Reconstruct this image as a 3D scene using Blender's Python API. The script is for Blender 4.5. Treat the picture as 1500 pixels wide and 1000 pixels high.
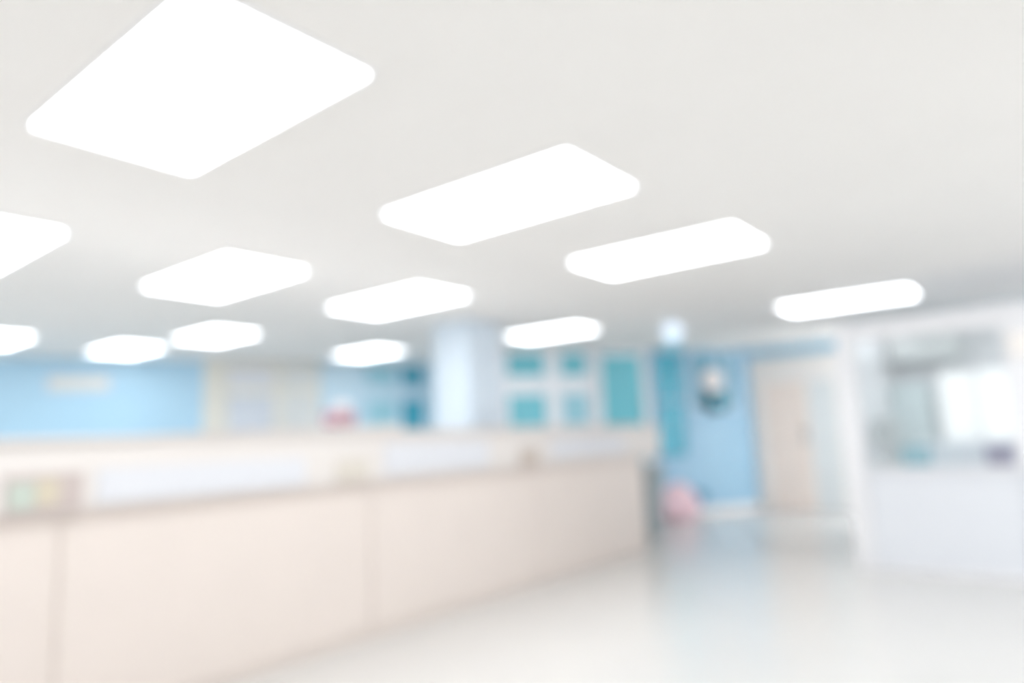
import bpy, bmesh, math, random
from mathutils import Vector, Matrix
random.seed(4)
S = bpy.context.scene
for o in list(bpy.data.objects): bpy.data.objects.remove(o)
COL = S.collection

# ---------------- camera ----------------
cam_d = bpy.data.cameras.new('camera'); cam = bpy.data.objects.new('camera', cam_d); COL.objects.link(cam)
yaw, pit, rol = 0.66378218, 0.139382262, -0.041561468
F = Vector((math.cos(yaw)*math.cos(pit), math.sin(yaw)*math.cos(pit), math.sin(pit)))
R0 = F.cross(Vector((0, 0, 1))).normalized(); U0 = R0.cross(F)
R = R0*math.cos(rol) + U0*math.sin(rol); U = -R0*math.sin(rol) + U0*math.cos(rol)
m = Matrix((R, U, -F)).transposed().to_4x4(); m.translation = Vector((0, 0, 1.2)); cam.matrix_world = m
cam_d.sensor_width = 36; cam_d.lens = 24.21; cam_d.clip_start = 0.02
cam_d.dof.use_dof = True; cam_d.dof.focus_distance = 0.30     # the photograph is thrown out of focus by the lens
cam_d.dof.aperture_fstop = 2.4
S.camera = cam

# ---------------- world, exposure ----------------
w = bpy.data.worlds.new('world'); S.world = w; w.use_nodes = True
w.node_tree.nodes['Background'].inputs[0].default_value = (0.98, 0.985, 1.0, 1)
w.node_tree.nodes['Background'].inputs[1].default_value = 0.85
S.view_settings.view_transform = 'Standard'; S.view_settings.look = 'None'
S.view_settings.gamma = 1; S.view_settings.use_curve_mapping = False
S.view_settings.exposure = 1.42
LAMP = 2.6
# added area light in an unseen corridor, brightens the far walls
ad = bpy.data.lights.new('corridor_fill', 'AREA'); ad.shape = 'RECTANGLE'; ad.size = 1.5; ad.size_y = 1.9; ad.energy = 82; ad.color = (.96, .98, 1)
ao = bpy.data.objects.new('corridor_fill', ad); ao.location = (9.7, -.2, 1.2); ao.rotation_euler = (math.pi/2, 0, math.pi); COL.objects.link(ao)

# ---------------- materials ----------------
def lin(h):
    v = [int(h[i:i+2], 16)/255 for i in (0, 2, 4)]
    return [x/12.92 if x <= .04045 else ((x+.055)/1.055)**2.4 for x in v]
def mat(name, hexc, rough=.5, var=.03, scale=3.0, spec=.5, emit=0, coat=0):
    mt = bpy.data.materials.new(name); mt.use_nodes = True; nt = mt.node_tree; b = nt.nodes['Principled BSDF']
    c = lin(hexc)
    tc = nt.nodes.new('ShaderNodeTexCoord'); n = nt.nodes.new('ShaderNodeTexNoise'); n.inputs['Scale'].default_value = scale
    n.inputs['Detail'].default_value = 4
    rp = nt.nodes.new('ShaderNodeValToRGB')
    rp.color_ramp.elements[0].position = .3; rp.color_ramp.elements[1].position = .7
    rp.color_ramp.elements[0].color = [max(0, x*(1-var)) for x in c]+[1]; rp.color_ramp.elements[1].color = [min(.97, x*(1+var)) for x in c]+[1]
    nt.links.new(tc.outputs['Object'], n.inputs['Vector']); nt.links.new(n.outputs[0], rp.inputs[0]); nt.links.new(rp.outputs[0], b.inputs['Base Color'])
    b.inputs['Roughness'].default_value = rough; b.inputs['Specular IOR Level'].default_value = spec
    b.inputs['Coat Weight'].default_value = coat
    if emit:
        b.inputs['Emission Color'].default_value = c+[1]; b.inputs['Emission Strength'].default_value = emit
    return mt
def glass_mat():
    mt = bpy.data.materials.new('clear_glass'); mt.use_nodes = True; nt = mt.node_tree; nt.nodes.clear()
    o = nt.nodes.new('ShaderNodeOutputMaterial'); mx = nt.nodes.new('ShaderNodeMixShader'); fr = nt.nodes.new('ShaderNodeFresnel')
    tr = nt.nodes.new('ShaderNodeBsdfTransparent'); gl = nt.nodes.new('ShaderNodeBsdfGlossy'); gl.inputs['Roughness'].default_value = .03
    tr.inputs[0].default_value = (.96, .98, .98, 1); fr.inputs['IOR'].default_value = 1.45
    nt.links.new(fr.outputs[0], mx.inputs[0]); nt.links.new(tr.outputs[0], mx.inputs[1]); nt.links.new(gl.outputs[0], mx.inputs[2]); nt.links.new(mx.outputs[0], o.inputs[0])
    return mt
M = dict(
 ceiling=mat('ceiling_plaster', 'F8F7F5', .8, .01, 1.5, .2),
 floor=mat('polished_vinyl', 'D7D6D3', .2, .015, 1.2, .6),
 blue=mat('sky_blue_paint', 'AED4EA', .35, .02), blue_pale=mat('pale_blue_paint', 'CBE4F2', .45, .02),
 blue_deep=mat('mid_blue_paint', 'A0C8E0', .4, .02), band=mat('blue_band', 'A8CEE0', .5, .02),
 column=mat('column_paint', 'D8E5F0', .4, .01), lav=mat('lavender_white_paint', 'F2F6FB', .45, .01),
 cream=mat('cream_paint', 'E4E3DB', .5, .02), warm=mat('warm_cream_laminate', 'F4F0EC', .4, .02),
 pinkwood=mat('pink_beige_laminate', 'F2E4DA', .4, .03), bluegrey=mat('frosted_blue_grey_glass', 'D2DAE4', .25, .03),
 teal=mat('teal_film', '78CAD8', .25, .03), teal_d=mat('deep_teal_film', '46AEC6', .25, .03), mutedblue=mat('muted_blue_film', '70AAC2', .3, .03), stripwhite=mat('strip_white', 'D3D5DA', .35, .01), teal_l=mat('light_teal_film', 'A2D6E4', .25, .03),
 white=mat('white_laminate', 'E9EAED', .3, .01), whiteblue=mat('cool_white_laminate', 'DFE3E9', .3, .01),
 counter=mat('counter_laminate', 'DCD2CB', .35, .015), fascia=mat('fascia_laminate', 'D9D4D0', .3, .01), joint=mat('joint_laminate', 'DDD1CA', .5, .02),
 grey=mat('mid_grey', 'B4BCC0', .5, .03), darkgrey=mat('dark_grey_plastic', 'A0AAAD', .5, .04), ltgrey=mat('light_grey', 'DEE2E2', .5, .03),
 tealgrey=mat('grey_teal_metal', 'D2E0E2', .4, .03), pink=mat('pink_cloth', 'F0D0D8', .8, .06, 8), navy=mat('blue_handle', '2F86AC', .5, .03),
 red=mat('dusty_red_card', 'B4909A', .7, .03), green=mat('sign_green', 'BAC4BA', .5), yellow=mat('sign_yellow', 'C9C0AC', .5), rose=mat('sign_rose_grey', 'BEB2AE', .5),
 greige=mat('greige', 'CFC9BF', .5), brown=mat('brown_grey', 'BDB2A8', .5), purple=mat('muted_purple', 'B6B0CA', .5), clock=mat('clock_cream', 'FCF4F2', .4),
 darkteal=mat('dark_teal_plastic', '1E6070', .4), lamp=mat('lamp_diffuser', 'FAFCFF', .4, 0, emit=LAMP), globe=mat('globe_glass', 'DCEAF8', .3, 0, emit=.25),
 sky=mat('daylight_glass', 'FFFFFF', .3, 0, emit=.1), glass=glass_mat(), steel=mat('brushed_steel', 'B8BCC0', .3, .02))

# ---------------- helpers ----------------
def finish(o, parent):
    COL.objects.link(o)
    if parent: o.parent = parent
    return o
def box(name, lo, hi, mt, parent=None, bev=.004, seg=2):
    """one bevelled box, coordinates in the parent's frame"""
    bm = bmesh.new(); bmesh.ops.create_cube(bm, size=1)
    c = [(a+b)/2 for a, b in zip(lo, hi)]; s = [abs(b-a) for a, b in zip(lo, hi)]
    base = (c[0], c[1], min(lo[2], hi[2]))
    for v in bm.verts: v.co = Vector((v.co.x*s[0], v.co.y*s[1], (v.co.z+.5)*s[2]))
    if bev: bmesh.ops.bevel(bm, geom=bm.edges[:], offset=min(bev, min(s)*.3), segments=seg, affect='EDGES')
    return mesh(name, bm, mt, parent, base)
def mesh(name, bm, mt, parent=None, loc=(0, 0, 0), smooth=False):
    me = bpy.data.meshes.new(name)
    bmesh.ops.recalc_face_normals(bm, faces=bm.faces[:])
    bm.to_mesh(me); bm.free(); me.materials.append(mt)
    if smooth:
        for p_ in me.polygons: p_.use_smooth = True
    o = bpy.data.objects.new(name, me); o.location = loc
    return finish(o, parent)
def addbox(bm, lo, hi):
    r = bmesh.ops.create_cube(bm, size=1)
    c = Vector([(a+b)/2 for a, b in zip(lo, hi)]); s = [abs(b-a) for a, b in zip(lo, hi)]
    for v in r['verts']: v.co = Vector((v.co.x*s[0], v.co.y*s[1], v.co.z*s[2])) + c
def rim(name, s0, s1, z0, z1, y0, y1, t, mt, parent, colsx=(), rowsz=(), tb=None):
    """a rectangular frame in the local x-z plane with extra mullions; one mesh"""
    bm = bmesh.new(); tb = t if tb is None else tb
    addbox(bm, (s0, y0, z0), (s0+t, y1, z1)); addbox(bm, (s1-t, y0, z0), (s1, y1, z1))
    addbox(bm, (s0+t, y0, z1-t), (s1-t, y1, z1))
    if tb: addbox(bm, (s0+t, y0, z0), (s1-t, y1, z0+tb))
    for a, b in colsx: addbox(bm, (a, y0, z0+tb), (b, y1, z1-t))
    for a, b in rowsz: addbox(bm, (s0+t, y0+.002, a), (s1-t, y1-.002, b))
    return mesh(name, bm, mt, parent)
def lathe(name, prof, mt, parent=None, loc=(0, 0, 0), n=32):
    bm = bmesh.new(); rings = []
    for r, z in prof:
        rings.append([bm.verts.new((r*math.cos(2*math.pi*i/n), r*math.sin(2*math.pi*i/n), z)) for i in range(n)] if r > 1e-5 else [bm.verts.new((0, 0, z))])
    for a, b in zip(rings, rings[1:]):
        for i in range(n):
            j = (i+1) % n
            if len(a) == 1 and len(b) == 1: continue
            if len(a) == 1: bm.faces.new((a[0], b[i], b[j]))
            elif len(b) == 1: bm.faces.new((a[i], a[j], b[0]))
            else: bm.faces.new((a[i], a[j], b[j], b[i]))
    return mesh(name, bm, mt, parent, loc, True)
def empty(name, loc=(0, 0, 0), rz=0):
    o = bpy.data.objects.new(name, None); o.location = loc; o.rotation_euler = (0, 0, rz); o.empty_display_size = .1
    COL.objects.link(o); return o
def tag(o, label, cat, group=None):
    o['label'] = label; o['category'] = cat
    if group: o['group'] = group
    return o
def struct(o, label, cat='wall'):
    o['kind'] = 'structure'; o['label'] = label; o['category'] = cat; return o
def onwall(A, ang, s, y=0, z=0):
    return (A[0]+math.cos(ang)*s-math.sin(ang)*y, A[1]+math.sin(ang)*s+math.cos(ang)*y, z)

# ---------------- room shell ----------------
H = 2.4
struct(box('floor', (-6, -6, -.1), (12.5, 14, 0), M['floor'], bev=0), 'glossy pale grey vinyl floor across the whole lobby', 'floor')
struct(box('ceiling', (-6, -6, H), (12.5, 14, H+.1), M['ceiling'], bev=0), 'plain white plaster ceiling over the whole lobby', 'ceiling')

LA = (-1.5, 11.5); LANG = math.atan2(-3.8, 9.1)
RA = (7.0, 6.0); RANG = math.atan2(-2.35, 3.5)
def wallroot(name, A, ang): return empty(name, (A[0], A[1], 0), ang)

wl = struct(wallroot('wall_left', LA, LANG), 'long wall behind the counter left of the column, light blue then cream')
box('wall_section', (-3, 0, 0), (6.69, .15, H), M['blue'], wl, 0)['label'] = 'light blue painted section'
box('wall_section', (6.69, 0, 0), (8.23, .15, H), M['cream'], wl, 0)['label'] = 'cream section'
box('wall_section', (8.23, 0, 0), (8.86, .15, H), M['blue_pale'], wl, 0)['label'] = 'pale blue section'
box('wall_section', (8.86, 0, 0), (9.9, .15, H), M['blue_pale'], wl, 0)['label'] = 'pale blue section behind the teal windows'

wr = struct(wallroot('wall_back', RA, RANG), 'far wall right of the column, lavender white then blue')
box('wall_section', (-.05, 0, 0), (2.57, .15, H), M['lav'], wr, 0)['label'] = 'lavender white section'
box('wall_section', (2.57, 0, 0), (4.22, .15, H), M['blue_deep'], wr, 0)['label'] = 'light blue section'
bs = struct(empty('baseboard_back', (RA[0], RA[1], 0), RANG), 'low cream baseboard under the far blue wall', 'baseboard')
box('board', (0, -.02, 0), (4.2, 0, .10), M['warm'], bs)
ce = struct(empty('corridor_fill_frame', (10.5, -.3, 0), math.pi), 'added unseen white frame behind the corridor fill light', 'window')  # frame added out of view to go with the corridor fill light
rim('window_frame', 0, 1.6, .0, 2.4, .0, .06, .06, M['white'], ce, colsx=[(.78, .82)])
# return between the two far walls, behind the column
rt = empty('wall_return', (7.02, 6.0, 0), math.atan2(1.72, .58)); box('wall_section', (0, -.12, 0), (1.81, 0, H), M['blue_pale'], rt, 0)
struct(rt, 'short pale blue return wall hidden behind the column')

rw = struct(empty('wall_right', (10.5, -5, 0)), 'cream wall with double doors and blue strip at far right')
box('wall_section', (0, 0, 0), (.15, 8.65, 2.24), M['warm'], rw, 0)
box('blue_strip', (-.01, 0, 2.24), (.15, 8.65, H), M['band'], rw, 0)
struct(box('baseboard_right', (10.48, 1.9, 0), (10.5, 3.6, .10), M['greige']), 'low grey beige baseboard under the cream doors wall', 'baseboard')
sw = struct(empty('wall_side', (8.75, -5, 0)), 'wall behind the glazed booth, white with a blue strip at the ceiling')
box('wall_section', (0, 0, 0), (.15, 6.8, 2.16), M['white'], sw, 0)
box('blue_strip', (-.01, 0, 2.16), (.15, 6.8, H), M['band'], sw, 0)

# ---------------- column ----------------
cl = empty('square_column', (5.05, 4.5, 0)); tag(cl, 'square pale blue column rising behind the counter to the ceiling', 'column')
box('shaft', (0, 0, 0), (.52, .5, H), M['column'], cl, .02)
box('plinth', (-.015, -.015, 0), (.535, .515, .1), M['lav'], cl)

# ---------------- windows and doors on the far walls ----------------
def win(name, A, ang, s0, s1, z0, z1, cols, rows, fm, label, t=.05):
    """frame with the bars cols / rows; a pane in every opening. panes: list of materials by column then row"""
    r = empty(name, (A[0], A[1], 0), ang); struct(r, label, 'window')
    rim('window_frame', s0, s1, z0, z1, -.06, -.001, t, fm, r, [(c[1], c[2]) for c in cols if c[1] is not None], rows)
    return r
def panes(r, lst, y=-.03):
    for s0, s1, z0, z1, mt in lst:
        box('pane', (s0, y, z0), (s1, y+.012, z1), M[mt], r, .002, 1)
w1 = win('window_1', LA, LANG, 8.86, 9.86, 1.0, 2.395, [(0, 9.37, 9.46)], [(1.85, 2.07)], M['blue_pale'], 'teal four pane window left of the column')
panes(w1, [(8.91, 9.37, 2.07, 2.345, 'teal_l'), (9.46, 9.81, 2.07, 2.345, 'teal_d'), (8.91, 9.37, 1.05, 1.85, 'teal_l'), (9.46, 9.81, 1.05, 1.85, 'teal_d')])
w2 = win('window_2', RA, RANG, .28, 1.56, 1.3, 2.395, [(0, .88, 1.1)], [(1.78, 2.02)], M['lav'], 'teal four pane window with wide pale frame right of the column')
panes(w2, [(.33, .88, 2.02, 2.345, 'teal'), (1.1, 1.51, 2.02, 2.345, 'teal'), (.33, .88, 1.35, 1.78, 'teal'), (1.1, 1.51, 1.35, 1.78, 'teal_l')])
d1 = empty('door_1', (RA[0], RA[1], 0), RANG); struct(d1, 'tall teal door seen above the right end of the counter', 'door')
rim('door_frame', 1.64, 2.44, 0, 2.395, -.06, -.001, .08, M['lav'], d1, tb=0)
box('door_leaf', (1.72, -.045, .01), (2.36, -.005, 2.31), M['teal'], d1)
box('door_handle', (1.77, -.09, .95), (1.8, -.045, 1.2), M['steel'], d1, .008)
w3 = win('window_3', RA, RANG, 2.53, 3.08, .8, 2.395, [], [(1.62, 1.66)], M['blue_deep'], 'narrow tall deep teal window between door and blue wall')
panes(w3, [(2.58, 3.03, 1.66, 2.345, 'teal_d'), (2.58, 3.03, .85, 1.62, 'teal_d')])
w4 = win('window_4', RA, RANG, 3.12, 3.98, 1.48, 2.395, [(0, 3.68, 3.72)], [], M['blue_pale'], 'muted blue window behind the round clock')
panes(w4, [(3.17, 3.68, 1.53, 2.345, 'mutedblue'), (3.72, 3.93, 1.53, 2.345, 'mutedblue')], -.02)

d2 = empty('door_2', (LA[0], LA[1], 0), LANG); struct(d2, 'blue grey glazed door in a cream frame on the left wall', 'door')
rim('door_frame', 6.92, 7.66, 0, 2.38, -.05, -.001, .08, M['cream'], d2, rowsz=[(1.93, 2.03)], tb=0)
box('door_leaf', (7.0, -.04, .01), (7.58, -.005, 1.93), M['bluegrey'], d2)
box('transom_pane', (7.0, -.03, 2.03), (7.58, -.01, 2.3), M['whiteblue'], d2)
box('door_handle', (7.5, -.08, .95), (7.53, -.04, 1.15), M['steel'], d2, .008)
w5 = empty('window_5', (LA[0], LA[1], 0), LANG); struct(w5, 'pale cream framed panel window beside the blue grey door', 'window')
rim('window_frame', 7.66, 8.22, 1.0, 2.38, -.05, -.001, .06, M['cream'], w5, rowsz=[(1.94, 2.04)])
panes(w5, [(7.72, 8.16, 2.04, 2.32, 'ltgrey'), (7.72, 8.16, 1.06, 1.94, 'ltgrey')])

# double door on the right wall (local x runs towards the camera side along -Y)
d3 = empty('door_3', (10.5, 3.73, 0), -math.pi/2); struct(d3, 'cream double door, left leaf pinkish beige and right leaf pale grey', 'door')
rim('door_frame', .2, 1.4, 0, 2.1, -.06, -.001, .1, M['warm'], d3, colsx=[(.9, .93)], rowsz=[(1.86, 1.9)], tb=0)
f = box('door_leaf', (.3, -.045, .01), (.9, -.005, 1.86), M['pinkwood'], d3); f['label'] = 'pinkish beige leaf'
box('door_handle', (.83, -.09, .95), (.86, -.045, 1.15), M['steel'], f, .008).location -= f.location
f = box('door_leaf', (.93, -.045, .01), (1.3, -.005, 1.86), M['ltgrey'], d3); f['label'] = 'pale grey white leaf'
box('transom_panel', (.3, -.04, 1.9), (1.3, -.005, 2.0), M['warm'], d3)

# ---------------- ceiling lights ----------------
def make_light():
    r = empty('ceiling_light')
    bm = bmesh.new(); w_, l_, t = .305, .59, .012
    addbox(bm, (-w_, -l_, -.018), (-w_+t, l_, 0)); addbox(bm, (w_-t, -l_, -.018), (w_, l_, 0))
    addbox(bm, (-w_+t, -l_, -.018), (w_-t, -l_+t, 0)); addbox(bm, (-w_+t, l_-t, -.018), (w_-t, l_, 0))
    mesh('frame', bm, M['white'], r)
    box('diffuser', (-w_+t, -l_+t, -.014), (w_-t, l_-t, -.002), M['lamp'], r, .003, 1)
    return r
light0 = make_light()
lights = [
 (1.09, 2.20, 'largest square looking ceiling light panel at the upper left'),
 (2.63, 2.07, 'second largest ceiling light panel, in the middle of the ceiling'),
 (4.20, 1.95, 'long ceiling light panel right of the middle, third in the near row'),
 (7.22, 1.50, 'long thin ceiling light panel just above the glazed white booth'),
 (1.05, 4.62, 'ceiling light panel cut off by the left picture edge, the higher one'),
 (2.47, 4.48, 'ceiling light panel over the left half of the counter, middle size'),
 (3.93, 4.30, 'ceiling light panel directly in front of and left of the blue column'),
 (6.50, 4.50, 'ceiling light panel just right of the blue column'),
 (2.12, 8.25, 'far ceiling light panel cut off by the left picture edge, the lower one'),
 (3.43, 8.32, 'farthest left ceiling light panel whole in view, against the blue wall'),
 (3.71, 6.84, 'small ceiling light panel above the corner of blue and cream wall'),
 (5.93, 7.05, 'small far ceiling light panel left of the column above the teal window')]
for i, (x, y, lb) in enumerate(lights):
    if i == 0: r = light0
    else:
        r = light0.copy(); COL.objects.link(r)
        for ch in light0.children:
            c = ch.copy(); COL.objects.link(c); c.parent = r
    if y > 6 or x == 6.5: r.scale = (.88, .76 if x == 3.71 else .8 if y > 6 else .88, 1)      # the farthest panels are a shorter size
    r.location = (x, y, H); tag(r, lb, 'ceiling light', 'ceiling light panels')
# added panels out of view, put in to brighten the lobby
for x, y, lb in [(-.55, 2.2, 'nearest above the left of the counter'), (-.55, 4.62, 'second in the row left of the picture'), (-.55, 7.0, 'farthest in the row left of the picture'),
                 (.8, 7.0, 'left of the small panels over the blue wall'), (2.7, -1.5, 'first in the row right of the picture'), (4.3, -1.4, 'second in the row right of the picture'),
                 (5.9, -1.2, 'third in the right row, before the booth'), (7.6, -.8, 'above the inside of the booth'), (2.7, -3.8, 'behind the viewer on the right, nearer one'),
                 (4.6, -3.8, 'behind the viewer on the right, farther one'), (9.7, 1.0, 'in the side corridor')]:
    r = light0.copy(); COL.objects.link(r); r.location = (x, y, H)
    tag(r, 'added fill light panel outside the picture, ' + lb, 'ceiling light', 'added fill panels outside the picture')
    for ch in light0.children:
        c = ch.copy(); COL.objects.link(c); c.parent = r

gl = empty('round_ceiling_lamp', (7.0, 3.23, H)); tag(gl, 'small round pale blue lamp on the ceiling above the counter end', 'ceiling lamp')
lathe('ceiling_mount', [(0, 0), (.05, 0), (.05, -.02), (0, -.02)], M['white'], gl)
lathe('globe', [(0, -.015)] + [(.115*math.sin(a), -.125+.11*math.cos(a)) for a in [math.pi*k/12 for k in range(1, 12)]] + [(0, -.235)], M['globe'], gl)
lathe('lower_rim', [(.05, -.225), (.085, -.225), (.08, -.30), (.07, -.315), (0, -.315)], M['teal_l'], gl)

# ---------------- reception counter ----------------
X0, X1 = -2.2, 6.62
rc = empty('reception_counter', (X0, 3.45, 0)); tag(rc, 'long beige pink reception counter with a deep cream fascia', 'counter')
def C(lo, hi): return ((lo[0]-X0, lo[1]-3.45, lo[2]), (hi[0]-X0, hi[1]-3.45, hi[2]))
box('carcass', *C((X0, 3.512, .062), (X1-.03, 4.25, 1.1)), M['counter'], rc)
seams = [X0, -.55, 1.2, 2.95, 4.75, X1]
for a, b in zip(seams, seams[1:]):
    box('front_panel', *C((a+.003, 3.50, .06), (b-.003, 3.575, .96)), M['counter'], rc, .006)
box('end_panel', *C((X1-.03, 3.51, .0), (X1, 4.25, .96)), M['counter'], rc, .006)
box('toe_kick', *C((X0, 3.515, 0), (X1-.02, 3.575, .055)), M['counter'], rc, .003)
box('fascia', *C((X0, 3.45, .955), (6.97, 3.58, 1.26)), M['fascia'], rc, .02, 4)
box('fascia_rail', *C((X0, 3.462, .94), (6.9, 3.56, .958)), M['joint'], rc, .004)
box('countertop', *C((X0, 3.44, 1.255), (6.98, 4.3, 1.287)), M['fascia'], rc, .01, 3)
lg = box('raised_ledge', *C((1.4, 3.98, 1.284), (3.68, 4.28, 1.34)), M['fascia'], rc, .01, 3)
for v in lg.data.vertices:                                       # the ledge rises towards its right end
    if v.co.z > .03 and v.co.x < 0: v.co.z -= .045
# things fixed to the fascia
def plate(name, x0, x1, z0, z1, mt, label, cat='sign', t=.012, y=3.45):
    r = empty(name, ((x0+x1)/2, y, z0)); tag(r, label, cat); h = (x1-x0)/2
    box('board', (-h, -t, 0), (h, -.0005, z1-z0), M[mt], r, .003)
    return r
W = 'white counter strips'
plate('white_strip', 1.32, 2.42, .985, 1.14, 'stripwhite', 'long white strip on the fascia, the leftmost of the white ones')  # plain white strips standing slightly proud of the fascia
plate('white_strip', 3.02, 4.06, 1.0, 1.2, 'stripwhite', 'white strip on the fascia between the grey and the brown plates')
plate('white_strip', 4.9, 6.15, 1.02, 1.18, 'stripwhite', 'white strip on the fascia nearest the right counter end')
s = plate('colour_sign', .97, 1.26, .97, 1.13, 'rose', 'small green, yellow and grey sign at the left end of the fascia')
box('green_field', (-.135, -.016, .02), (-.04, -.0125, .13), M['green'], s, .001, 1); box('yellow_field', (-.035, -.016, .03), (.05, -.0125, .14), M['yellow'], s, .001, 1)
s = plate('number_plate', 2.64, 2.89, .975, 1.11, 'greige', 'small grey beige plate on the fascia below the dusty red box')
box('rim', (-.125, -.016, 0), (.125, -.0125, .012), M['brown'], s, .001, 1)
s = plate('number_plate', 4.44, 4.70, .965, 1.11, 'brown', 'small brown grey plate on the fascia right of the column')
box('rim', (-.13, -.016, 0), (.13, -.0125, .012), M['joint'], s, .001, 1)
tb = empty('tissue_box', (3.17, 4.1, 1.34)); tag(tb, 'small dusty red box with a pale top standing on the counter ledge', 'box')
box('box_body', (-.1, -.07, 0), (.1, .07, .1), M['red'], tb, .006)
bm = bmesh.new(); bmesh.ops.create_cone(bm, segments=12, radius1=.05, radius2=.085, depth=.07, cap_ends=True)
for i, v in enumerate(bm.verts): v.co.z += .034 + (.012*math.sin(i*2.1) if v.co.z > 0 else 0); v.co.y *= .5
mesh('tissue', bm, M['white'], tb, (.02, 0, .098), True)

# ---------------- blue wall sign, clock, wall box ----------------
r = empty('wall_sign', onwall(LA, LANG, 5.28, 0, 1.99), LANG); tag(r, 'faint long cream sign board on the left light blue wall', 'sign')
box('board', (-.34, -.03, 0), (.34, -.001, .2), M['bluegrey'], r, .01)
box('lettering_panel', (-.3, -.036, .04), (.3, -.031, .16), M['cream'], r, .002)
r = empty('wall_clock', onwall(RA, RANG, 3.52, -.062, 1.93), RANG); tag(r, 'round cream wall clock in front of the muted blue window', 'clock')
lathe('clock_face', [(0, 0), (.16, 0), (.165, .012), (.16, .02), (0, .02)], M['clock'], r).rotation_euler = (math.pi/2, 0, 0)
lathe('clock_rim', [(.16, 0), (.178, 0), (.183, .02), (.175, .026), (.161, .022), (.16, 0)], M['clock'], r).rotation_euler = (math.pi/2, 0, 0)
for q, l in ((.6, .09), (2.4, .11)):
    h = box('clock_hand', (-.005, -.026, 0), (.005, -.022, l), M['grey'], r, 0); h.rotation_euler = (0, q, 0); h.location = (0, -.024, 0)
r = empty('wall_box', onwall(RA, RANG, 3.53, -.062, 1.52), RANG); tag(r, 'dark teal wall box mounted directly under the round clock', 'box')
box('housing', (-.15, -.1, -.06), (.15, 0, .23), M['darkteal'], r, .02, 3)
box('front_cover', (-.07, -.112, .03), (.07, -.1, .16), M['teal_d'], r, .005)

# ---------------- pink sack and bin by the counter end ----------------
bx, by, _ = onwall(RA, RANG, 2.62, -.36)
pb = empty('laundry_sack', (bx, by, 0), RANG); tag(pb, 'bulging pink cloth sack on the floor beyond the counter end', 'sack')
bm = bmesh.new(); bmesh.ops.create_icosphere(bm, subdivisions=4, radius=1)
for v in bm.verts:
    x, y, z = v.co; a = math.atan2(y, x)
    rr = 1+.05*math.sin(5*a+z*3)+.03*math.sin(9*a)
    v.co = Vector((x*.30*rr*(1-.25*max(z, 0)), y*.24*rr*(1-.2*max(z, 0)), max(z, -.75)*.29+.22))
mesh('sack_body', bm, M['pink'], pb, smooth=True)
lathe('gathered_neck', [(.12, 0), (.07, .02), (.06, .03), (.09, .05), (.03, .045), (0, .03)], M['pink'], pb, (-.02, 0, .44), 20)
bm = bmesh.new()
pts = [Vector((.27+.12*math.sin(t*math.pi), -.02, .20+.18*t)) for t in [k/10 for k in range(11)]]
for a, b in zip(pts, pts[1:]):
    addbox(bm, (min(a.x, b.x)-.02, -.05, a.z), (max(a.x, b.x)+.05, .01, b.z+.004))
h = mesh('handle', bm, M['navy'], pb); h['label'] = 'dark blue handle'
r = empty('waste_bin', (7.55, 3.98, 0)); tag(r, 'dark grey bin standing just behind the right end of the counter', 'bin')
bm = bmesh.new(); addbox(bm, (-.18, -.16, 0), (.18, .16, .8))
for v in bm.verts:
    if v.co.z < .1: v.co.x *= .85; v.co.y *= .85
bmesh.ops.bevel(bm, geom=bm.edges[:], offset=.015, segments=2, affect='EDGES')
mesh('bin_body', bm, M['darkgrey'], r); box('lid', (-.19, -.17, .8), (.19, .17, .84), M['grey'], r, .012)

# ---------------- glazed booth at the right ----------------
BX, BY, BH = 6.45, 1.46, 2.05
b = empty('glazed_booth', (BX, BY, 0)); tag(b, 'white partition booth with a glazed front at the right edge', 'booth')
def B(lo, hi): return ((lo[0]-BX, lo[1]-BY, lo[2]), (hi[0]-BX, hi[1]-BY, hi[2]))
box('corner_post', *B((6.45, 1.32, 0), (6.55, 1.46, BH)), M['white'], b, .008)
for y0, y1 in ((.28, 1.32), (-.85, .28), (-2.2, -.85)):
    box('lower_panel', *B((6.47, y0+.004, .04), (6.53, y1-.004, .80)), M['whiteblue'], b, .006)
box('plinth', *B((6.46, -2.2, 0), (6.54, 1.32, .04)), M['white'], b, .004)
box('sill', *B((6.43, -2.2, .80), (6.6, 1.32, .835)), M['white'], b, .006)
box('header', *B((6.46, -2.2, 1.9), (6.54, 1.32, BH)), M['white'], b, .006)
box('pillar', *B((6.46, -.02, .835), (6.54, .28, 1.9)), M['white'], b, .006)
box('glass_pane', *B((6.495, .28, .835), (6.503, 1.32, 1.9)), M['glass'], b, 0)
box('glass_pane', *B((6.495, -2.2, .835), (6.503, -.02, 1.9)), M['glass'], b, 0)
box('side_wall', *B((6.55, 1.40, 0), (8.74, 1.46, BH)), M['white'], b, .006)
box('top_rail', *B((6.44, 1.38, BH), (8.74, 1.47, BH+.03)), M['white'], b, .004)
box('top_rail', *B((6.44, -2.2, BH), (6.56, 1.38, BH+.03)), M['white'], b, .004)
r = plate('notice_board', 0, .2, 1.66, 1.84, 'warm', 'cream notice on the booth pillar at the right edge'); r.location = (6.46, .14, 1.66); r.rotation_euler = (0, 0, -math.pi/2)
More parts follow.
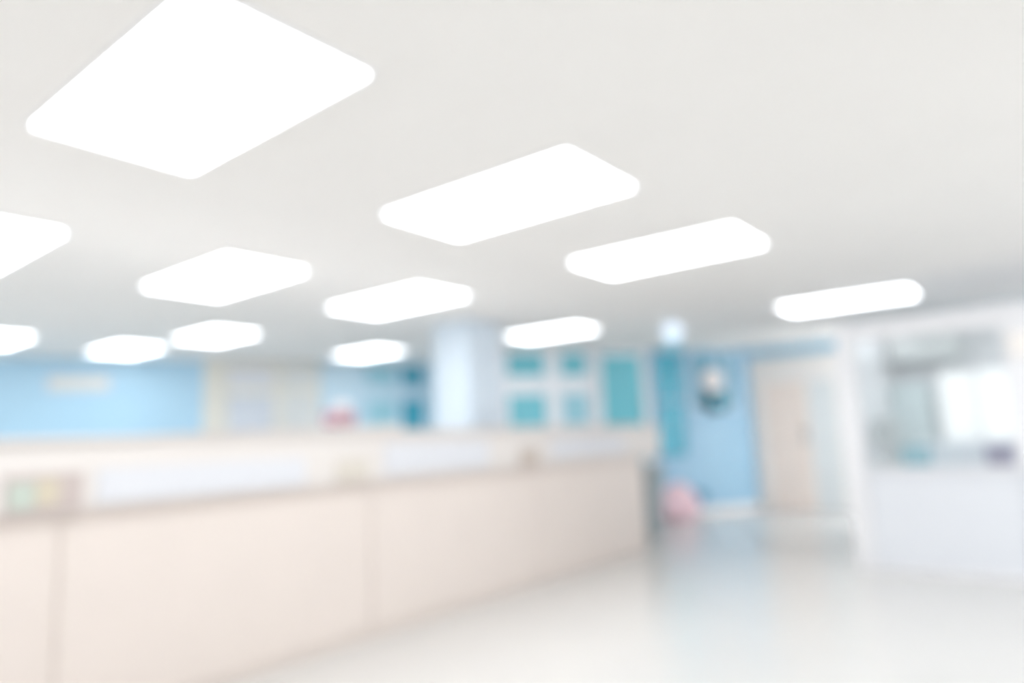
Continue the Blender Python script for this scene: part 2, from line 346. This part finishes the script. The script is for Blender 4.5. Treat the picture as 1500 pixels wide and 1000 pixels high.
# window in the wall behind, daylight through it
w6 = empty('window_6', (8.75, 1.02, 0), -math.pi/2); struct(w6, 'bright daylight window inside the booth', 'window')
rim('window_frame', 0, .75, .95, 1.75, -.05, -.001, .04, M['white'], w6, colsx=[(.36, .39)])
box('pane', (.04, -.02, .99), (.36, -.008, 1.71), M['sky'], w6, 0); box('pane', (.39, -.02, .99), (.71, -.008, 1.71), M['sky'], w6, 0)
k = empty('wall_cabinet', (8.74, 1.395, 1.84), -math.pi/2); tag(k, 'pale grey wall cabinet high up inside the booth', 'cabinet')
box('cabinet_body', (0, -.3, 0), (.66, 0, .28), M['ltgrey'], k)
for i in range(2): box('cabinet_door', (.01+.325*i, -.315, .01), (.325+.325*i, -.3, .27), M['ltgrey'], k, .003)
k = empty('tall_cabinet', (8.74, 1.395, 0), -math.pi/2); tag(k, 'narrow grey teal tall cabinet inside the booth left of the window', 'cabinet')
box('cabinet_body', (0, -.4, 0), (.33, 0, 1.6), M['tealgrey'], k)
box('cabinet_door', (.01, -.415, .03), (.32, -.4, 1.58), M['tealgrey'], k, .003); box('handle', (.28, -.44, .8), (.3, -.415, 1.0), M['steel'], k, .004)
k = empty('booth_desk', (6.7, -1.6, 0)); tag(k, 'light long desk behind the booth glass', 'desk')
box('desktop', (0, 0, .74), (.6, 2.95, .77), M['white'], k)
sc = empty('desk_screen', (7.15, -1.55, .772)); tag(sc, 'low lavender grey screen standing along the booth desk', 'screen'); box('panel', (0, 0, .02), (.03, 2.6, .25), M['lav'], sc); box('foot', (-.03, .3, 0), (.06, .36, .02), M['steel'], sc, .003); box('foot', (-.03, 2.2, 0), (.06, 2.26, .02), M['steel'], sc, .003)
for y in (.05, 1.45, 2.85): box('leg', (.05, y, 0), (.55, y+.04, .74), M['ltgrey'], k)
k = empty('desk_box', (6.86, 1.0, .77)); tag(k, 'small teal box on the booth desk at the left', 'box')
box('box_body', (-.08, -.1, 0), (.08, .1, .2), M['teal_l'], k, .01); box('lid', (-.085, -.105, .2), (.085, .105, .225), M['teal_l'], k, .006)
k = empty('desk_box', (6.86, .41, .77)); tag(k, 'small muted purple box on the booth desk at the right', 'box')
box('box_body', (-.08, -.09, 0), (.08, .09, .19), M['purple'], k, .01); box('lid', (-.085, -.095, .19), (.085, .095, .215), M['purple'], k, .006)
k = empty('monitor', (7.05, 1.24, .77), math.radians(-100)); tag(k, 'pale grey flat monitor at the left end of the booth desk', 'monitor')
lathe('base', [(0, 0), (.1, 0), (.1, .012), (0, .015)], M['ltgrey'], k); box('stand', (-.02, -.01, .01), (.02, .01, .3), M['ltgrey'], k)
box('screen', (-.12, -.03, .22), (.12, -.01, .46), M['ltgrey'], k, .006)
